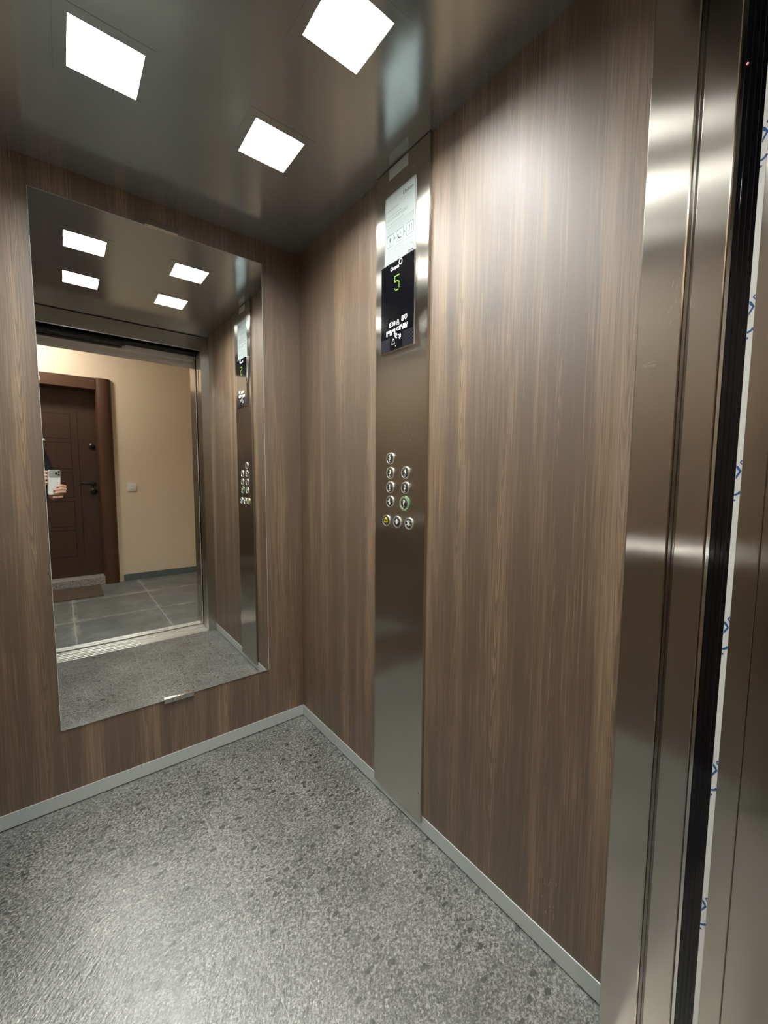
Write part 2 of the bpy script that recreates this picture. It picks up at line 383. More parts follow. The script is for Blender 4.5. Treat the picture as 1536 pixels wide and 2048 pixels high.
# ------------------------------------------------------------------ setting: the lift car
struct(MB().box(-W_, 0, -1.44, 0, -0.03, 0).build('floor', FLOOR), 'grey speckled stone-look vinyl floor of the lift car', 'floor')
struct(MB().box(-W_ - .03, .03, 0, .03, -.03, H).build('wall_back', WOOD), 'dark walnut laminate wall behind the mirror', 'wall')
struct(MB().box(0, .03, -1.425, 0, -.03, H).build('wall_right', WOOD), 'dark walnut laminate side wall with the control panel', 'wall')
struct(MB().box(-W_ - .03, -W_, -1.425, 0, -.03, H).build('wall_left', WOOD), 'dark walnut laminate side wall opposite the control panel', 'wall')
LS = .0735
m = MB(); xs = [-W_ - .03]; ys = [-1.49]
for c in (-.749, -.338): xs += [c - LS, c + LS]
for c in (-.915, -.4985): ys += [c - LS, c + LS]
xs.append(.03); ys.append(.03)
for i in range(5):
    for j in range(5):
        if not (i % 2 and j % 2): m.box(xs[i], xs[i + 1], ys[j], ys[j + 1], H, H + .045)
struct(m.build('ceiling', CEIL), 'dark glossy ceiling of the lift car', 'ceiling')
m = MB()
m.box(OX, .03, -1.492, -1.425, -.02, H, .0018); m.box(-W_ - .03, OXL, -1.492, -1.425, -.02, H, .0012); m.box(OXL + .0005, OX - .0005, -1.492, -1.4255, 2.042, H - .004, .0012)
struct(m.build('wall_front', STEEL_JAMB), 'brushed stainless returns and header around the car opening', 'wall')
def skirting(name, pts, label):
    m = MB(); (x0, x1, y0, y1) = pts
    m.box(x0, x1, y0, y1, .0035, .053, .0009, 2)
    o = m.build(name, ALU); struct(o, label, 'baseboard')
    return o
skirting('baseboard_back', (-W_, -.0032, -.003, 0), 'satin aluminium skirting below the mirror wall')
skirting('baseboard_right', (-.003, 0, -1.425, 0), 'satin aluminium skirting below the control panel wall')
skirting('baseboard_left', (-W_, -W_ + .003, -1.425, -.0032), 'satin aluminium skirting below the left wall')
# scuffs and scratches
WR = bpy.data.objects['wall_right']; WF = bpy.data.objects['wall_front']
frw = lambda u, v, w: Vector((-w, -u, v)); frj = lambda u, v, w: Vector((OX - w, -u, v))
rs = random.Random(5); m = MB()
for k in range(14):
    u0, v0 = 1.262 + rs.uniform(-.02, .035), .155 + rs.uniform(-.055, .05)
    m.stroke([(u0, v0), (u0 + rs.uniform(-.004, .004), v0 + rs.uniform(.003, .011))], rs.uniform(.0007, .0016), frw, 0, .00015)
m.build('scuff_mark', SCUFF, WR)['kind'] = 'stuff'
m = MB()
for k in range(9):
    u0, v0 = 1.436 + rs.uniform(0, .012), 1.358 + rs.uniform(-.006, .006); m.stroke([(u0, v0), (u0 + rs.uniform(.004, .02), v0 + rs.uniform(-.003, .003))], rs.uniform(.0005, .0010), frj, 0, .00015)
for k in range(6):
    u0, v0 = 1.470 + rs.uniform(0, .012), 1.45 + rs.uniform(-.04, .03); m.stroke([(u0, v0), (u0 + rs.uniform(-.003, .003), v0 + rs.uniform(.004, .012))], .0006, frj, 0, .00015)
m.build('scratch', SCUFF, WF)['kind'] = 'stuff'
MB().box(OXL + .001, OX - .001, -1.4275, -1.4240, 2.0385, 2.0425, .0006).build('bright_edge_lip', BEZEL, WF)  # lip added to put a bright line along the header's lower edge
# sills
def sill(name, y0, y1, ridges, label):
    m = MB(); m.box(OXL - .03, OX + .03, y1, y0, -.02, -.006)
    for a, b in ridges: m.box(OXL - .03, OX + .03, b, a, -.007, .0005, .0006)
    o = m.build(name, ALU_SILL); struct(o, label, 'sill')
sill('trim_1', -1.440, -1.612, [(-1.440, -1.462), (-1.470, -1.492), (-1.500, -1.512), (-1.528, -1.546), (-1.562, -1.578), (-1.588, -1.611)], 'grooved aluminium sill of the lift car doorway')
sill('trim_2', -1.636, -1.702, [(-1.636, -1.651), (-1.657, -1.671), (-1.678, -1.690), (-1.693, -1.702)], 'grooved aluminium sill of the landing doorway')

# ------------------------------------------------------------------ car door, landing door (parked open on the right)
d2 = empty('door_2', (OX, -1.53, 0), 'stainless sliding car door parked open behind the right return', 'sliding door', kind='structure')
m = MB(); m.box(OX, .42, -1.545, -1.5025, .004, 2.03, .0012); m.build('door_panel', STEEL_JAMB, d2)
m = MB(); m.box(OX + .0045, .42, -1.5027, -1.4923, .004, 2.03, .0005); m.box(OX + .0012, OX + .006, -1.4985, -1.4972, .004, 2.03, .0003); m.build('groove_shade_strip', DARK_STEEL, d2)  # groove filler; the groove's shade is put into its darker steel
m = MB(); m.box(OX + .003, OX + .02, -1.5520, -1.5455, .004, 2.03, .001); m.build('edge_strip', CHROME, d2)
m = MB(); m.box(OX + .002, .10, -1.5785, -1.5525, .004, 2.03)
for yy in (-1.5585, -1.5650, -1.5715): m.box(OX + .0008, OX + .003, yy - .0009, yy + .0009, .004, 2.03, .0003)
lc = m.build('light_curtain', BLACKG, d2); lc['label'] = 'black light curtain strip'
m = MB(); fr = lambda u, v, w: Vector((OX + .0008 - w, -1.5545 - u, 1.771 + v)); m.lathe([(.0016, 0), (.0014, .0010), (.0006, .0015)], fr, 14)
m.build('indicator_light', REDLED, lc)
m = MB(); m.box(OXL, .42, -1.600, -1.502, 2.045, 2.12)
for k in range(5): m.box(OXL, .42, -1.595 + k * .02, -1.587 + k * .02, 2.036, 2.046, .002)
m.box(OXL, -.508, -1.612, -1.505, 2.016, 2.036, .002); m.box(OXL, -.52, -1.60, -1.56, 2.010, 2.018, .002); m.box(OXL, -.50, -1.53, -1.512, 2.010, 2.02, .002)
tr = m.build('door_track', BLACKM, d2); tr['label'] = 'black hanger track above the doorway'

d3 = empty('door_3', (OX, -1.6, 0), 'stainless landing door and frame at the right edge of the doorway', 'landing door', kind='structure')
m = MB(); m.box(OX, .42, -1.6135, -1.5785, .004, 2.02, .0012); m.build('door_panel', STEEL_JAMB, d3)
m = MB(); m.box(OX - .0004, OX, -1.5850, -1.5780, .03, 2.02); fl = m.build('protective_film', FILM, d3); fl['label'] = 'white leftover strip of protective film'
m = MB(); ffr = lambda u, v, w: Vector((OX - .0004 - w, -1.5815 - u, v))
for zc in (1.655, 1.412, 1.167, .919, .677, .432):
    m.prism([(-.0034, zc + .014), (-.001, zc + .013), (.0034, zc + .005), (-.0032, zc - .008), (-.003, zc - .002), (.0005, zc + .005), (-.003, zc + .009)], ffr, 0, .0002)
    m.stroke([(.0034, zc + .022), (.001, zc + .019), (.0034, zc + .015)], .0018, ffr, 0, .0002)
    m.stroke([(-.0034, zc - .032), (-.001, zc - .031), (.002, zc - .029), (.0034, zc - .026)], .003, ffr, 0, .0002)
    m.stroke([(-.0034, zc - .040), (-.0012, zc - .040)], .003, ffr, 0, .0002)
m.build('printed_mark', FILMB, fl)
m = MB(); m.box(OX, .06, -1.7345, -1.6141, 0, 2.03, .0008); m.box(OXL - .1, OXL, -1.7345, -1.6141, 0, 2.03, .0008)
jm = m.build('door_jamb', STEEL_JAMB, d3)
m = MB(); m.box(OXL - .1, .06, -1.655, -1.6155, 2.010, 2.40); m.build('door_lintel', PRIMER, d3)
m = MB(); m.box(OXL - .12, .08, -1.75, -1.69, 1.984, 2.06, .004); m.build('frame_header', PRIMER, d3)
m = MB(); m.box(OX + .004, OX + .030, -1.752, -1.7345, 0, 1.99, .004); m.build('frame_post', STEEL, d3)

# ------------------------------------------------------------------ setting: the hall outside
struct(MB().box(-2.6, 1.8, -3.75, -1.704, -.05, 0).build('floor_hall', HFLOOR), 'grey stone tile floor of the hall outside the lift', 'floor')
struct(MB().box(-2.6, 1.8, -3.75, -1.62, HH, HH + .05).build('ceiling_hall', HCEIL), 'white ceiling of the hall', 'ceiling')
LX0, LX1 = -1.44, -.545         # recess of the flat's door
m = MB(); m.box(-2.6, LX0, -3.75, HY, 0, HH); m.box(LX1, 1.8, -3.75, HY, 0, HH); m.box(LX0, LX1, -3.75, HY, 2.04, HH)
struct(m.build('wall_hall', PLASTER), 'beige painted hall wall facing the lift', 'wall')
m = MB(); m.box(-2.6, OXL - .1, -1.7345, -1.60, 0, HH); m.box(.06, 1.8, -1.7345, -1.60, 0, HH); m.box(OXL - .1, .06, -1.7345, -1.66, 2.06, HH)
struct(m.build('wall_landing', PLASTER), 'beige painted hall wall around the lift doorway', 'wall')
struct(MB().box(-2.65, -2.6, -3.75, -1.6, 0, HH).build('wall_hall_left', PLASTER), 'beige end wall of the hall on the left', 'wall')
struct(MB().box(1.8, 1.85, -3.75, -1.6, 0, HH).build('wall_hall_right', PLASTER), 'beige end wall of the hall on the right', 'wall')
m = MB(); m.box(-.375, 1.8, HY, HY + .010, 0, .072, .0015)
struct(m.build('baseboard_hall', SKIRT), 'dark slate tile skirting along the beige hall wall', 'baseboard')

# flat door in the hall
d1 = empty('door_1', (-.95, HY, 0), 'brown red panelled flat door in the beige hall wall', 'door', kind='structure')
YL = -3.66
hf = fr_hall(0, 0, YL)
leaf = MB().box(LX0, LX1, YL - .05, YL, .088, 2.045).build('door_leaf', DOORW, d1)
m = MB()
def gl(x0, z0, x1, z1): m.stroke([(-x0, z0), (-x1, z1)], .006, hf, -.001, .0012)
for zz in (1.785, 1.535, 1.490, 1.222, 1.185, .925, .885, .62, .58): gl(-1.30, zz, -.768, zz)
for za, zb in ((1.785, 1.535), (1.490, 1.222), (1.185, .925), (.885, .62), (.58, .30)): gl(-.768, za, -.768, zb); gl(-1.30, za, -1.30, zb)
gl(-.708, 1.82, -.708, .30); gl(-1.30, .30, -.768, .30)
m.build('panel_groove', GROOVE, leaf)
m = MB(); m.lathe([(.030, 0), (.030, .006), (.022, .012), (.013, .014), (.012, .022)], fr_hall(-.594, 1.462, YL)); m.build('upper_lock', BLACK, leaf, 40)
m = MB(); m.lathe([(.030, 0), (.030, .006), (.022, .012), (.013, .014), (.012, .022)], fr_hall(-.597, .985, YL)); m.build('lower_lock', BLACK, leaf, 40)
m = MB(); m.lathe([(.012, 0), (.012, .008), (.008, .01)], fr_hall(-.985, 1.508, YL), 20); m.build('peephole', CHROME, leaf, 40)
m = MB(); m.lathe([(.026, 0), (.026, .010), (.012, .012), (.011, .05)], fr_hall(-.595, 1.065, YL)); m.tube([(-.595, YL + .045, 1.065), (-.62, YL + .05, 1.067), (-.68, YL + .05, 1.072), (-.715, YL + .047, 1.074)], [.011, .012, .011, .009]); m.build('door_handle', BLACK, leaf, 40)
# casing: rounded right post, flat head, left post
m = MB()
prof = [(-.545, 0.0), (-.545, .030), (-.538, .042), (-.520, .050), (-.49, .053), (-.455, .050), (-.428, .038), (-.414, .018), (-.412, 0.0)]
m.prism([(p[0], p[1]) for p in prof], lambda u, v, w: Vector((u, HY + v, w)), 0, 2.152)
m.build('right_post', CASEW, d1, 50)
m = MB(); m.box(LX0, -.5455, HY, HY + .030, 2.035, 2.152, .004); m.build('head_casing', CASEW, d1)
m = MB(); m.box(LX1 - .004, LX1 + .001, YL, HY + .004, .082, 2.036); m.box(LX0, LX1, YL, HY + .004, 2.034, 2.0395); m.build('reveal_lining', CASEW, d1)
m = MB(); m.box(LX0 - .13, LX0, HY, HY + .045, 0, 2.152, .012, 2); m.build('left_post', CASEW, d1)
m = MB(); m.box(LX0, LX1, -3.75, HY + .035, 0, .082, .003); ts = m.build('threshold', GRANITE, d1); ts['label'] = 'speckled granite threshold'
m = MB(); m.box(-1.045, -.978, HY + .030, HY + .033, 2.068, 2.107, .001); npz = m.build('number_plate', PAPER, d1)
m = MB(); m.mesh(text_mesh('3', .030, fr_hall(-.9925, 2.0875, HY + .033), 0, .0006, .0008)); m.build('number', INKD, npz)
# mat, switch, lamp
tag(MB().box(-1.40, -.593, -3.475, -2.990, 0, .009, .003).build('door_mat', MATM), 'brown door mat on the hall floor before the flat door', 'mat')
sw = empty('light_switch', (-.262, HY, 1.032), 'small white wall switch beside the flat door', 'switch')
f = fr_hall(-.262, 1.032, HY)
m = MB(); m.box(-.306, -.218, HY, HY + .008, .988, 1.076, .003, 2); m.build('cover_plate', WHITEP, sw)
m = MB(); m.box(-.287, -.237, HY + .008, HY + .012, 1.007, 1.057, .002, 2); m.build('rocker', WHITEP, sw)
hl = empty('ceiling_lamp', (-1.15, -3.0, HH), 'round lamp on the hall ceiling near the flat door', 'lamp')
m = MB(); fdn = lambda u, v, w: Vector((-1.15 + u, -3.0 + v, HH - w)); m.lathe([(.13, 0), (.13, .02)], fdn); m.build('lamp_base', WHITEP, hl, 40)
m = MB(); m.lathe([(.12, .02), (.115, .045), (.085, .065), (.02, .072)], fdn); m.build('lamp_shade', HALL_LIGHT, hl, 40)

# ------------------------------------------------------------------ ceiling lamps of the car
def make_lamp(loc, label):
    t = empty('ceiling_light', loc, label, 'light', 'square led panels in the lift ceiling')
    m = MB(); o_, i_ = .0985, LS
    for a in ((-o_, o_, -o_, -i_), (-o_, o_, i_, o_), (-o_, -i_, -i_, i_), (i_, o_, -i_, i_)): m.box(*a, -.0009, 0, .0003)
    m.build('trim_frame', CEIL, t, keep_local=True)
    m = MB(); e_ = LS - .0012
    for a in ((-i_, i_, -i_, -e_), (-i_, i_, e_, i_), (-i_, -e_, -e_, e_), (e_, i_, -e_, e_)): m.box(*a, -.0008, .0395)
    m.build('light_baffle', BAFFLE, t, keep_local=True)  # recess sides added to keep grazing lamp light off the wall tops
    m = MB(); m.box(-i_, i_, -i_, i_, .0396, .0415); m.build('lit_panel', PANEL_LIGHT, t, keep_local=True)
    return t
LPOS = [((-.338, -.4985, H), 'square lit ceiling panel nearest the mirror wall and control panel corner'),
        ((-.749, -.4985, H), 'square lit ceiling panel near the mirror wall, on the far side from the control panel'),
        ((-.338, -.915, H), 'square lit ceiling panel nearer the doorway, on the control panel side'),
        ((-.749, -.915, H), 'square lit ceiling panel seen only in the mirror, nearer the doorway')]
lamp0 = make_lamp(*LPOS[0])
for loc, lab in LPOS[1:]:
    c = lamp0.copy(); COL.objects.link(c); c.location = loc; c['label'] = lab
    for ch in list(lamp0.children):
        k = ch.copy(); COL.objects.link(k); k.parent = c

# ------------------------------------------------------------------ mirror and clips
MX0, MX1, MZ0, MZ1 = -.919, -.172, .280, 2.0474
mr = empty('wall_mirror', ((MX0 + MX1) / 2, 0, MZ0), 'tall frameless mirror on the back wall of the lift', 'mirror')
m = MB(); m.box(MX0, MX1, -.0038, -.0006, MZ0, MZ1); m.build('mirror_backing', GLASS_EDGE, mr)
m = MB(); m.box(MX0 + .0012, MX1 - .0012, -.0044, -.0038, MZ0 + .0012, MZ1 - .0012); m.build('mirror_glass', MIRROR, mr)
def clip(z0, z1, zl, label):
    t = empty('mirror_clip', (-.547, 0, z0), label, 'clip', 'metal clips holding the mirror')
    m = MB(); m.box(-.601, -.493, -.0105, -.0048, z0, z1, .0008); m.build('clip_plate', DARK_STEEL if z0 > 1 else STEEL, t)
    m = MB(); m.box(-.601, -.493, -.0125, -.0048, zl - .0018, zl + .0018, .0005); m.build('clip_lip', CHROME, t)
clip(2.0500, 2.0680, 2.0482, 'dark metal clip on the top edge of the mirror')
clip(.2685, .2860, .2880, 'bright metal clip on the bottom edge of the mirror')

# ------------------------------------------------------------------ handrail on the left wall
hr = empty('handrail', (-W_, -.7, .88), 'round stainless handrail along the wall opposite the control panel', 'handrail')
RX = -W_ + .055
m = MB(); m.tube([(RX, -1.37, .885), (RX, -1.0, .885), (RX, -.5, .885), (RX, -.06, .885)], .019, 20); m.build('rail', CHROME, hr, 40)
for yy in (-1.25, -.2):
    m = MB(); m.tube([(-W_, yy, .86), (RX - .01, yy, .86), (RX, yy, .868)], .008, 12); m.build('bracket', CHROME, hr, 40)

# ------------------------------------------------------------------ control panel
CZT = H - .002
cp = empty('control_panel', (0, (CY0 + CY1) / 2, .05), 'tall brushed steel control panel with floor buttons on the side wall', 'control panel')
MC = (CY0 + CY1) / 2
m = MB(); m.box(COPX, -.0003, CY1, CY0, .034, CZT, .0008); m.build('faceplate', STEEL, cp)
# screws
for yy, zz in ((CY0 - .012, .11), (CY1 + .012, .13)):
    m = MB(); m.lathe([(.0022, 0), (.0015, .0006)], fr_cop(yy, zz), 10); m.build('screw', BLACK, cp)
m = MB(); rs = random.Random(9); f0 = fr_cop(0, 0)
for k in range(12):
    u0, v0 = rs.uniform(.72, .80), 1.30 + rs.uniform(-.04, .03); m.stroke([(u0, v0), (u0 + rs.uniform(.001, .006), v0 + rs.uniform(.002, .012))], .0006, f0, 0, .00012)
for k in range(7):
    u0 = .790 + k * .0045; m.stroke([(u0, 2.070 + .0012 * k + rs.uniform(-.003, .003)), (u0 + .003, 2.072 + .0014 * k)], .0012, f0, 0, .00012)
m.disc(.772, 2.079, .0030, f0, 0, .00012, 10)
for k in range(9):
    u0 = .640 + k * .017; m.stroke([(u0, 1.5482 + rs.uniform(-.0006, .0006)), (u0 + .0165, 1.5484 + rs.uniform(-.0006, .0006))], .0007, f0, 0, .00012)
m.build('scratch', SCUFF, cp)['kind'] = 'stuff'
# display unit
DY0, DY1, DZ0, DZ1 = -.626, -.7905, 1.561, 1.838
dp = MB().box(COPX - .0085, COPX, DY1, DY0, DZ0, DZ1, .0025, 2).build('display_unit', CHROME, cp)
m = MB(); m.box(COPX - .0094, COPX - .0085, DY1 + .0035, DY0 - .0035, DZ0 + .006, DZ1 - .0035, .0004); m.build('screen', BLACKG, dp)
DO = .0094
fd = fr_cop((DY0 + DY1) / 2, 0, DO); du = lambda y: (DY0 + DY1) / 2 - y
m = MB(); m.mesh(text_mesh('Orona', .0158, fr_cop(-.6975, 1.8165, DO), 0, .0004, .0004)); m.build('brand_name', PRINTW, dp)
m = MB(); m.stroke([(.0068 * math.cos(a * math.pi / 12), .0078 * math.sin(a * math.pi / 12)) for a in range(24)], .0030, fr_cop(-.7255, 1.8255, DO), 0, .0004, True); m.build('brand_ring', PRINTW, dp)
m = MB()
FIVE = ["11111", "1....", "1....", "1111.", "....1", "....1", "....1", "1...1", ".111."]
for r, row in enumerate(FIVE):
    for c, ch in enumerate(row):
        if ch == '1': m.disc((c - 2) * .0052, (4 - r) * .0054, .0020, fr_cop(-.7085, 1.768, DO), 0, .0004, 10)
m.build('floor_digit', LED, dp)
m = MB(); m.mesh(text_mesh('630', .0215, fr_cop(-.6865, 1.6465, DO), 0, .0004, .0002)); m.mesh(text_mesh('8', .0235, fr_cop(-.7375, 1.6515, DO), 0, .0004, .0004))
# weight and person symbols
fw = fr_cop(-.7150, 1.6465, DO)
m.stroke([(-.006, -.007), (.006, -.007), (.0045, .003), (-.0045, .003)], .0016, fw, 0, .0004, True); m.stroke([(.003 * math.cos(a * math.pi / 6), .0055 + .003 * math.sin(a * math.pi / 6)) for a in range(12)], .0014, fw, 0, .0004, True); m.rect(-.002, .002, -.004, 0, fw, 0, .0004)
fw = fr_cop(-.7520, 1.6525, DO)
m.stroke([(-.0052, .007), (.0052, .007), (.0058, .000), (.0028, -.004), (.0, -.008), (-.0028, -.004), (-.0058, .000)], .0018, fw, 0, .0004, True); m.disc(0, .002, .0018, fw, 0, .0004, 10)
m.build('load_rating', PRINTW, dp)
m = MB(); rs = random.Random(3)
for (ua, ub, zc) in ((-.6575, -.7010, 1.6225), (-.7230, -.7600, 1.6275)):
    u = 0.0; n = abs(ub - ua); f = fr_cop(ua, zc, DO)
    if ua < -.7:
        m.mesh(text_mesh('CE', .0165, fr_cop(-.7185, 1.6265, DO), 0, .0004, .0004)); u = .006
    while u < n:
        wd = rs.uniform(.0012, .0036); h0, h1 = rs.choice(((-.008, .008), (-.008, .008), (-.008, .0005), (.001, .008)))
        m.rect(u, u + wd, h0, h1, f, 0, .0004); u += wd + rs.uniform(.0008, .0016)
m.build('small_print', PRINTW, dp)
m = MB()
def bell_pts(s): return [(-.0068 * s, -.0062 * s), (.0068 * s, -.0062 * s), (.0044 * s, -.001 * s), (.0036 * s, .0042 * s), (0, .0078 * s), (-.0036 * s, .0042 * s), (-.0044 * s, -.001 * s)]
m.stroke(bell_pts(1.1), .0018, fr_cop(-.6925, 1.592, DO), 0, .0004, True)
f = fr_cop(-.7065, 1.6055, DO); m.stroke([(-.006, .006), (-.004, .0005), (-.001, -.003), (.004, -.006)], .0042, f, 0, .0004); m.stroke([(.0045 * math.cos(a * .4 - .3), .003 + .006 * math.sin(a * .4 - .3)) for a in range(9)], .0018, f, 0, .0004)
f = fr_cop(-.7235, 1.6015, DO); m.stroke([(-.007, .005), (-.002, .006), (.0005, .001), (-.002, -.004), (.002, -.008)], .003, f, 0, .0004); m.stroke([(.003, .008), (.006, .002), (.005, -.004)], .0022, f, 0, .0004); m.stroke([(.001, .003), (.003, -.002)], .002, f, 0, .0004)
m.disc(0, 0, .0019, fr_cop(-.7050, 1.5765, DO), 0, .0006, 12)
m.build('status_symbols', PRINTW, dp)
def grille(u0, u1, z0, z1, nu, nz, name):
    m = MB()
    for i in range(nu):
        for j in range(nz):
            a = u0 + (u1 - u0) * (i + .5) / nu; b = z0 + (z1 - z0) * (j + .5) / nz; m.disc(0, 0, .00085, fr_cop(a, b, DO), 0, .0003, 5)
    m.build(name, PRINTG, dp)
grille(-.631, -.676, 1.567, 1.607, 13, 11, 'speaker_grille'); grille(-.738, -.785, 1.567, 1.613, 13, 12, 'speaker_grille')
# buttons
def btn_base(R=.0195):
    a = MB(); a.lathe([(R, 0), (R, .0035), (R - .0006, .0046), (R - .0020, .0050), (R - .0026, .0036)], lambda u, v, w: Vector((-w, -u, v)), 40)
    return a
def braille(mm, f):
    for i, j in ((0, 0), (0, 1), (1, 0), (0, 2)): mm.disc(-.0022 + i * .0040, -.0118 + j * .0030, .0010, f, 0, .0006, 8)
BT = [('5', -.674, 1.2215), ('3', -.674, 1.1735), ('1', -.674, 1.1255), ('-1', -.674, 1.0775), ('4', -.7505, 1.1740), ('2', -.7505, 1.1255), ('P', -.7475, 1.0755), ('bell', -.655, 1.0120), ('open', -.712, 1.0120), ('close', -.770, 1.0120)]
NM = {'bell': 'alarm_button', 'open': 'door_open_button', 'close': 'door_close_button'}
cap0 = None
for kind, yy, zz in BT:
    e = bpy.data.objects.new(NM.get(kind, 'floor_button'), None); COL.objects.link(e)
    e.parent = cp; e.location = Vector((COPX, yy, zz)) - cp.location; e.empty_display_size = .02
    e.name = NM.get(kind, 'floor_button'); ABS[e.name] = Matrix.Translation((COPX, yy, zz))
    if cap0 is None:
        bz0 = btn_base().build('bezel', BEZEL, e, 40, keep_local=True)
        cap0 = MB().lathe([(.0168, 0), (.0168, .0036), (.0155, .0046)], lambda u, v, w: Vector((-w, -u, v)), 36).build('button_cap', BTNFACE, e, 40, keep_local=True)
    else:
        for src in (bz0, cap0):
            k = src.copy(); COL.objects.link(k); k.parent = e
    if kind == 'P':
        MB().stroke([(.0215 * math.cos(a * math.pi / 24), .0215 * math.sin(a * math.pi / 24)) for a in range(48)], .0040, lambda u, v, w: Vector((-w, -u, v)), 0, .0046, True).build('lit_ring', GREENRING, e, 40, keep_local=True)['label'] = 'green lit ring'
    f = lambda u, v, w: Vector((-.0046 - w, -u, v))
    m = MB()
    if kind in '5312-14P':
        if '1' in kind:
            m.stroke([(-.0036, .0060), (0, .0095), (0, -.0042)], .0022, f, 0, .0006); m.rect(-.0036, .0036, -.0058, -.0040, f, 0, .0006)
            if kind == '-1': m.rect(-.0095, -.0050, .0008, .0030, f, 0, .0006)
        else: m.mesh(text_mesh(kind, .0205, lambda u, v, w: f(u, v + .0022, w), 0, .0006, .0))
        braille(m, f)
        m.build('numeral', BTNSYM, e, keep_local=True)
    elif kind == 'bell':
        m.stroke(bell_pts(1.15), .0026, lambda u, v, w: f(u, v + .002, w), 0, .0006, True); m.build('symbol', YELLOW, e, keep_local=True)['label'] = 'yellow bell symbol'
    else:
        s = 1 if kind == 'open' else -1
        m.rect(-.0009, .0009, -.0085, .0105, f, 0, .0006)
        for sd in (-1, 1):
            xs = (sd * .0022, sd * .0090) if s > 0 else (sd * .0090, sd * .0022)
            m.stroke([(xs[0], .0075), (xs[1], .0010), (xs[0], -.0055)], .0019, f, 0, .0006, s > 0)
        m.build('symbol', BTNSYM, e, keep_local=True)
# grey plate near the top of the panel
tag(MB().box(COPX - .0012, COPX - .0001, -.7465, -.6555, 2.0985, H - .006, .0003).build('metal_plate', ALU), 'small grey metal plate at the very top of the control panel', 'plate')

# ------------------------------------------------------------------ notice sticker
SY0, SY1, SZ0, SZ1 = -.6360, -.7848, 1.8400, 2.0520
nt = empty('notice', (COPX, (SY0 + SY1) / 2, SZ0), 'white printed notice stuck above the display of the control panel', 'notice')
m = MB(); n = 6; rr = .006; hw, hh = abs(SY1 - SY0) / 2, (SZ1 - SZ0) / 2
pts = [(sx * (hw - rr) + rr * math.cos(a0 + k * math.pi / 12), sy * (hh - rr) + rr * math.sin(a0 + k * math.pi / 12)) for sx, sy, a0 in ((1, 1, 0), (-1, 1, math.pi / 2), (-1, -1, math.pi), (1, -1, 1.5 * math.pi)) for k in range(7)]
fn = fr_cop((SY0 + SY1) / 2, (SZ0 + SZ1) / 2); fn2 = fr_cop((SY0 + SY1) / 2, (SZ0 + SZ1) / 2, .0006)
m.prism(pts, fn, .0001, .0006); m.build('sheet', PAPER, nt)
m = MB(); m.stroke([(x * .955, y * .965) for x, y in pts], .0010, fn2, 0, .0001, True); m.build('printed_border', INK, nt)
m = MB(); m.mesh(text_mesh('Uniken', .0168, fr_cop(-.7475, 2.0290, .0006), 0, .0001, .0003)); m.build('heading', INKG, nt)
m = MB(); rs = random.Random(11)
def line(v, u0, u1, h=.0018):
    u = u0
    while u < u1 - .002:
        wd = min(rs.uniform(.004, .012), u1 - u); m.rect(u, u + wd, v - h * .36, v + h * .36, fn2, 0, .0001); u += wd + .0007
line(.0715, .004, .062, .0008); line(.0655, -.064, .062, .0006); line(.0600, -.064, -.005, .0022)
for v, e in ((.0420, .004), (.0345, .034), (.0295, .034), (.0180, .022)): line(v, -.064, e, .0018)
for k in range(8): line(.0115 - k * .0040, -.064, .064 if k < 7 else -.01, .0013)
for v, e in ((-.0520, -.035), (-.0565, .045), (-.0605, .064), (-.0645, .020), (-.0700, .064), (-.0740, .064), (-.0780, .064), (-.0820, .030), (-.0865, .064), (-.0925, .028), (-.0965, .028), (-.1010, -.035)): line(v, -.064, e, .0014)
m.build('printed_text', INK, nt)['kind'] = 'stuff'
m = MB()
def rbox(cu, cv, a, b):
    q = [(cu + sx * (a - .002) + .002 * math.cos(a0 + k * math.pi / 6), cv + sy * (b - .002) + .002 * math.sin(a0 + k * math.pi / 6)) for sx, sy, a0 in ((1, 1, 0), (-1, 1, math.pi / 2), (-1, -1, math.pi), (1, -1, 1.5 * math.pi)) for k in range(4)]
    m.stroke(q, .0010, fn2, 0, .0001, True)
PV = -.0325
for cu in (-.047, 0.0, .047): rbox(cu, PV, .0165, .0170)
for cu in (-.0235, .0235): m.prism([(cu - .0018, PV + .004), (cu + .0025, PV), (cu - .0018, PV - .004)], fn2, 0, .0001)
# hand pressing a button, receiver with waves, talking faces
m.prism([(-.051, PV + .004), (-.047, PV + .011), (-.0435, PV + .005), (-.045, PV - .003), (-.050, PV - .003)], fn2, 0, .0001); m.stroke([(-.0475 + .0045 * math.cos(a * math.pi / 8), PV - .0085 + .0038 * math.sin(a * math.pi / 8)) for a in range(16)], .0008, fn2, 0, .0001, True)
m.stroke([(-.009, PV + .006), (-.010, PV), (-.007, PV - .006), (-.001, PV - .009), (.005, PV - .008)], .0040, fn2, 0, .0001)
for r in (.004, .0075): m.stroke([(-.002 + r * math.cos(a * .28), PV + .000 + r * math.sin(a * .28)) for a in range(7)], .0010, fn2, 0, .0001)
m.stroke([(.041, PV + .008), (.044, PV + .010), (.0475, PV + .005), (.044, PV + .000), (.0455, PV - .004), (.0425, PV - .006), (.0435, PV - .010)], .0018, fn2, 0, .0001); m.stroke([(.055, PV + .009), (.053, PV + .003), (.0545, PV - .003), (.052, PV - .008)], .0024, fn2, 0, .0001)
m.build('pictograms', INKD, nt)
m = MB(); m.stroke([(.056 + .0085 * math.cos(a * math.pi / 10 - .3), -.0875 + .0085 * math.sin(a * math.pi / 10 - .3)) for a in range(13)], .0009, fn2, 0, .0001); m.mesh(text_mesh('Orona', .0105, fr_cop((SY0 + SY1) / 2 - .050, (SZ0 + SZ1) / 2 - .0975, .0006), 0, .0001, .0005)); m.build('printed_logo', INKD, nt)

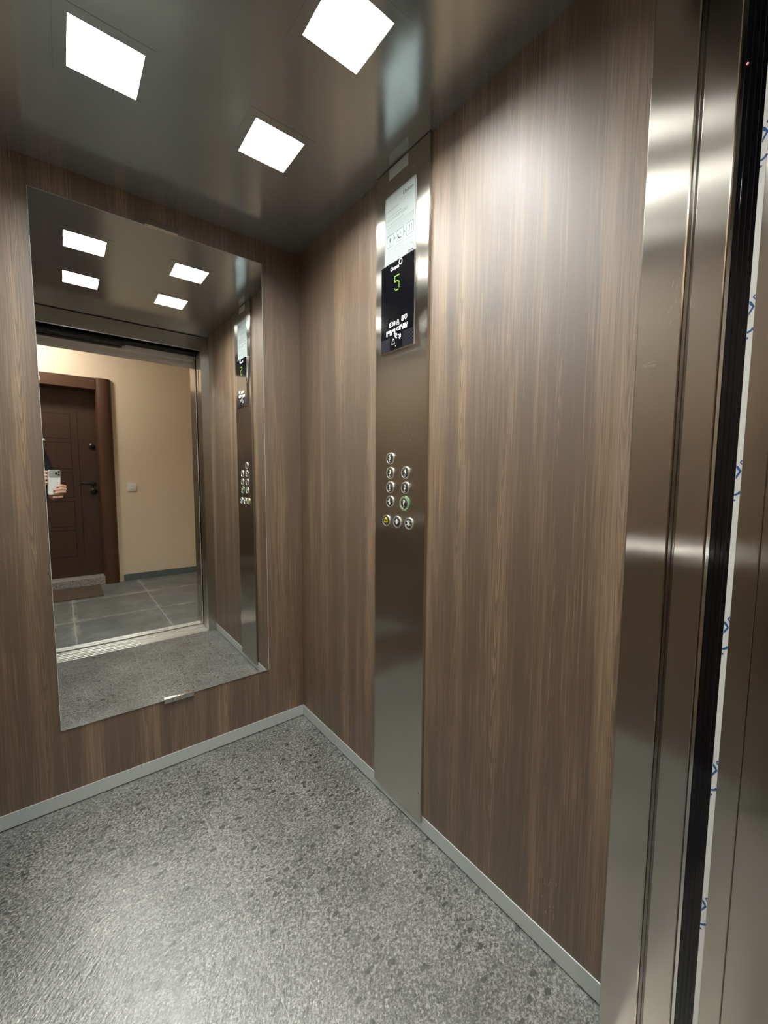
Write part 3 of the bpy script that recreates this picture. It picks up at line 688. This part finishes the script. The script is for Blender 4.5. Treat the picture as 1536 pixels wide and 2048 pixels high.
# ------------------------------------------------------------------ phone
ph = empty('smartphone', PH(-.027, -.131, -.006), 'white smartphone held upright with both hands, seen in the mirror', 'phone')
def rr_pts(u0, u1, v0, v1, r, n=7):
    cx, cy, a, b = (u0 + u1) / 2, (v0 + v1) / 2, (u1 - u0) / 2, (v1 - v0) / 2
    return [(cx + sx * (a - r) + r * math.cos(a0 + k * math.pi / 2 / (n - 1)), cy + sy * (b - r) + r * math.sin(a0 + k * math.pi / 2 / (n - 1))) for sx, sy, a0 in ((1, 1, 0), (-1, 1, math.pi / 2), (-1, -1, math.pi), (1, -1, 1.5 * math.pi)) for k in range(n)]
m = MB(); m.prism(rr_pts(-.066, .012, -.131, .032, .011), PH, -.0115, -.0036); m.build('phone_body', PHW, ph)
m = MB(); m.prism(rr_pts(-.063, .0095, -.128, .029, .009), PH, -.0120, -.0115); m.build('phone_screen', BLACKG, ph)
m = MB(); m.prism(rr_pts(-.064, .0105, -.0185, .0305, .010), PH, -.0036, -.0022); m.build('camera_plate', PHG, ph)
m = MB(); m.stroke([(-.030 + .0235 * math.cos(a * math.pi / 20), -.056 + .0235 * math.sin(a * math.pi / 20)) for a in range(40)], .0050, PH, -.0036, -.0032, True); m.build('charging_ring', WHITEP, ph)
for (a, b) in ((0, 0), (0, .0195), (-.0185, .0098)):
    f = lambda u, v, w, a=a, b=b: PH(a + u, b + v, w)
    lr = MB().lathe([(.0082, -.0022), (.0082, -.0012), (.0072, -.0009)], f, 28).build('camera_lens', CHROME, ph, 40)
    MB().lathe([(.0062, -.00088), (.0055, -.0007)], f, 24).build('lens_glass', BLACKG, lr)
m = MB(); m.lathe([(.0036, -.0022), (.0030, -.0016)], lambda u, v, w: PH(-.047 + u, .018 + v, w), 16); m.build('flash', WHITEP, ph)

# ------------------------------------------------------------------ person holding the phone
PB = Vector((-1.173, -2.055, 0)); PR = Vector((.785, -.62, 0)).normalized(); PF = Vector((.617, .785, 0)).normalized()
def P(r, f, z): return PB + PR * r + PF * f + Vector((0, 0, z))
def remesh(mb, voxel, name, mat, parent, smooth_it=6):
    me = bpy.data.meshes.new('t'); mb.bm.to_mesh(me); mb.bm.free()
    o = bpy.data.objects.new('t', me); COL.objects.link(o)
    md = o.modifiers.new('r', 'REMESH'); md.mode = 'VOXEL'; md.voxel_size = voxel
    sm = o.modifiers.new('s', 'SMOOTH'); sm.factor = .5; sm.iterations = smooth_it
    dg = bpy.context.evaluated_depsgraph_get(); ne = bpy.data.meshes.new_from_object(o.evaluated_get(dg))
    bpy.data.objects.remove(o); bpy.data.meshes.remove(me)
    b = MB(); b.mesh(ne); bpy.data.meshes.remove(ne)
    return b.build(name, mat, parent, 180)
pe = empty('person', PB, 'person in a black top holding a phone up with both hands, seen in the mirror', 'person')
SH_R = Vector((-1.018, -2.150, 1.36)); EL_R = Vector((-.912, -2.050, 1.055)); WR_R = PH(.034, -.150, -.098)
SH_L = P(-.17, 0, 1.34); EL_L = Vector((-1.205, -1.885, 1.055)); WR_L = PH(-.112, -.125, -.125)
torso = [((0, 0, .92), (0, 0, 1.10), .125, .115), ((0, .0, 1.10), (0, .0, 1.28), .115, .125), ((-.06, 0, .95), (-.06, 0, 1.27), .10, .10), ((.06, 0, .95), (.06, 0, 1.27), .10, .10), ((-.15, 0, 1.34), (.13, -.01, 1.34), .058, .055)]
b = MB()
for a, c, ra, rb in torso: b.capsule(P(*a), P(*c), ra, rb)
b.capsule(P(0, 0, 1.36), P(0, .015, 1.46), .055, .052)
b.ellipsoid(P(0, .03, 1.565), .075, .098, .115, math.atan2(PF.y, PF.x) - math.pi / 2)
b.capsule(P(0, .06, 1.50), P(0, .075, 1.485), .045, .035)                       # jaw
b.capsule(P(0, .125, 1.575), P(0, .142, 1.548), .009, .013)                     # nose
b.capsule(P(-.02, .115, 1.512), P(.02, .115, 1.512), .009, .009)                # lips
for s in (-1, 1): b.capsule(P(s * .076, .025, 1.585), P(s * .078, .022, 1.545), .013, .010)
for s in (-1, 1):
    b.capsule(P(s * .085, 0, .92), P(s * .09, .01, .50), .090, .058); b.capsule(P(s * .09, .01, .50), P(s * .095, -.01, .10), .056, .036)
    b.capsule(P(s * .095, -.02, .05), P(s * .105, .14, .035), .036, .030)
for sh, el, wr in ((SH_R, EL_R, WR_R), (SH_L, EL_L, WR_L)):
    b.capsule(sh, el, .050, .040, 2); b.capsule(el, wr, .040, .026, 2)
def chain(pts, radii):
    for i in range(len(pts) - 1): b.capsule(PH(*pts[i]), PH(*pts[i + 1]), radii[i], radii[i + 1], 2)
# right hand: palm beside the lower right edge, fingers wrapped over the back of the phone
chain([(.034, -.150, -.098), (.038, -.125, -.060), (.040, -.105, -.034)], [.026, .024, .017])
chain([(.036, -.135, -.055), (.038, -.132, -.030)], [.020, .014])
chain([(.040, -.092, -.030), (.035, -.076, .004), (.012, -.070, .0105), (-.012, -.074, .0070)], [.0115, .0098, .0090, .0076])
chain([(.042, -.106, -.030), (.037, -.095, .006), (.004, -.092, .0115), (-.034, -.099, .0065)], [.0115, .0100, .0092, .0078])
chain([(.041, -.122, -.030), (.035, -.114, .005), (.003, -.113, .0105), (-.032, -.119, .0062)], [.0112, .0096, .0088, .0075])
chain([(.036, -.140, -.034), (.024, -.148, -.008), (-.010, -.150, -.004), (-.032, -.148, -.006)], [.0108, .0090, .0082, .0070])
chain([(.036, -.115, -.050), (.014, -.092, -.030), (-.012, -.072, -.0225)], [.0150, .0110, .0092])
# left hand: palm behind the left edge, four finger tips along it
chain([(-.112, -.125, -.125), (-.108, -.090, -.075), (-.104, -.055, -.055)], [.026, .024, .018]); chain([(-.108, -.085, -.070), (-.104, .005, -.052)], [.020, .015])
for u in (.020, -.003, -.026, -.050):
    chain([(-.103, u - .012, -.050), (-.096, u - .003, -.022), (-.0775, u, -.001)], [.0115, .0095, .0082])
chain([(-.104, -.085, -.070), (-.086, -.072, -.038), (-.056, -.056, -.0225)], [.0150, .0112, .0092])
body = remesh(b, .0038, 'body', SKIN, pe, 5)
b = MB()
for a, c, ra, rb in torso: b.capsule(P(*a), P(*c), ra + .012, rb + .012)
b.capsule(P(0, 0, 1.34), P(0, .01, 1.405), .075, .066)
for sh, el, wr in ((SH_R, EL_R, WR_R), (SH_L, EL_L, WR_L)):
    b.capsule(sh, el, .060, .052, 2); b.capsule(el, el + (wr - el) * .80, .052, .036, 2)
remesh(b, .007, 'black_top', CLOTH, pe)
b = MB()
for s in (-1, 1):
    b.capsule(P(s * .085, 0, .93), P(s * .09, .01, .50), .104, .072); b.capsule(P(s * .09, .01, .50), P(s * .095, -.01, .09), .072, .058)
b.capsule(P(-.05, 0, .95), P(.05, 0, .95), .115, .115)
remesh(b, .008, 'trousers', TROUS, pe)
for s in (-1, 1):
    b = MB(); b.capsule(P(s * .095, -.03, .055), P(s * .107, .16, .042), .050, .040)
    for v in b.bm.verts: v.co.z = max(v.co.z, .002)
    b.build('shoe', SHOE, pe, 60)
b = MB(); b.ellipsoid(P(0, .012, 1.600), .086, .104, .100, math.atan2(PF.y, PF.x) - math.pi / 2); b.capsule(P(-.03, -.055, 1.56), P(.03, -.055, 1.50), .055, .045)
remesh(b, .006, 'hair', HAIR, pe)
for s in (-1, 1):
    MB().ellipsoid(P(s * .031, .112, 1.572), .012, .012, .012).build('eye', EYE, pe, 180)
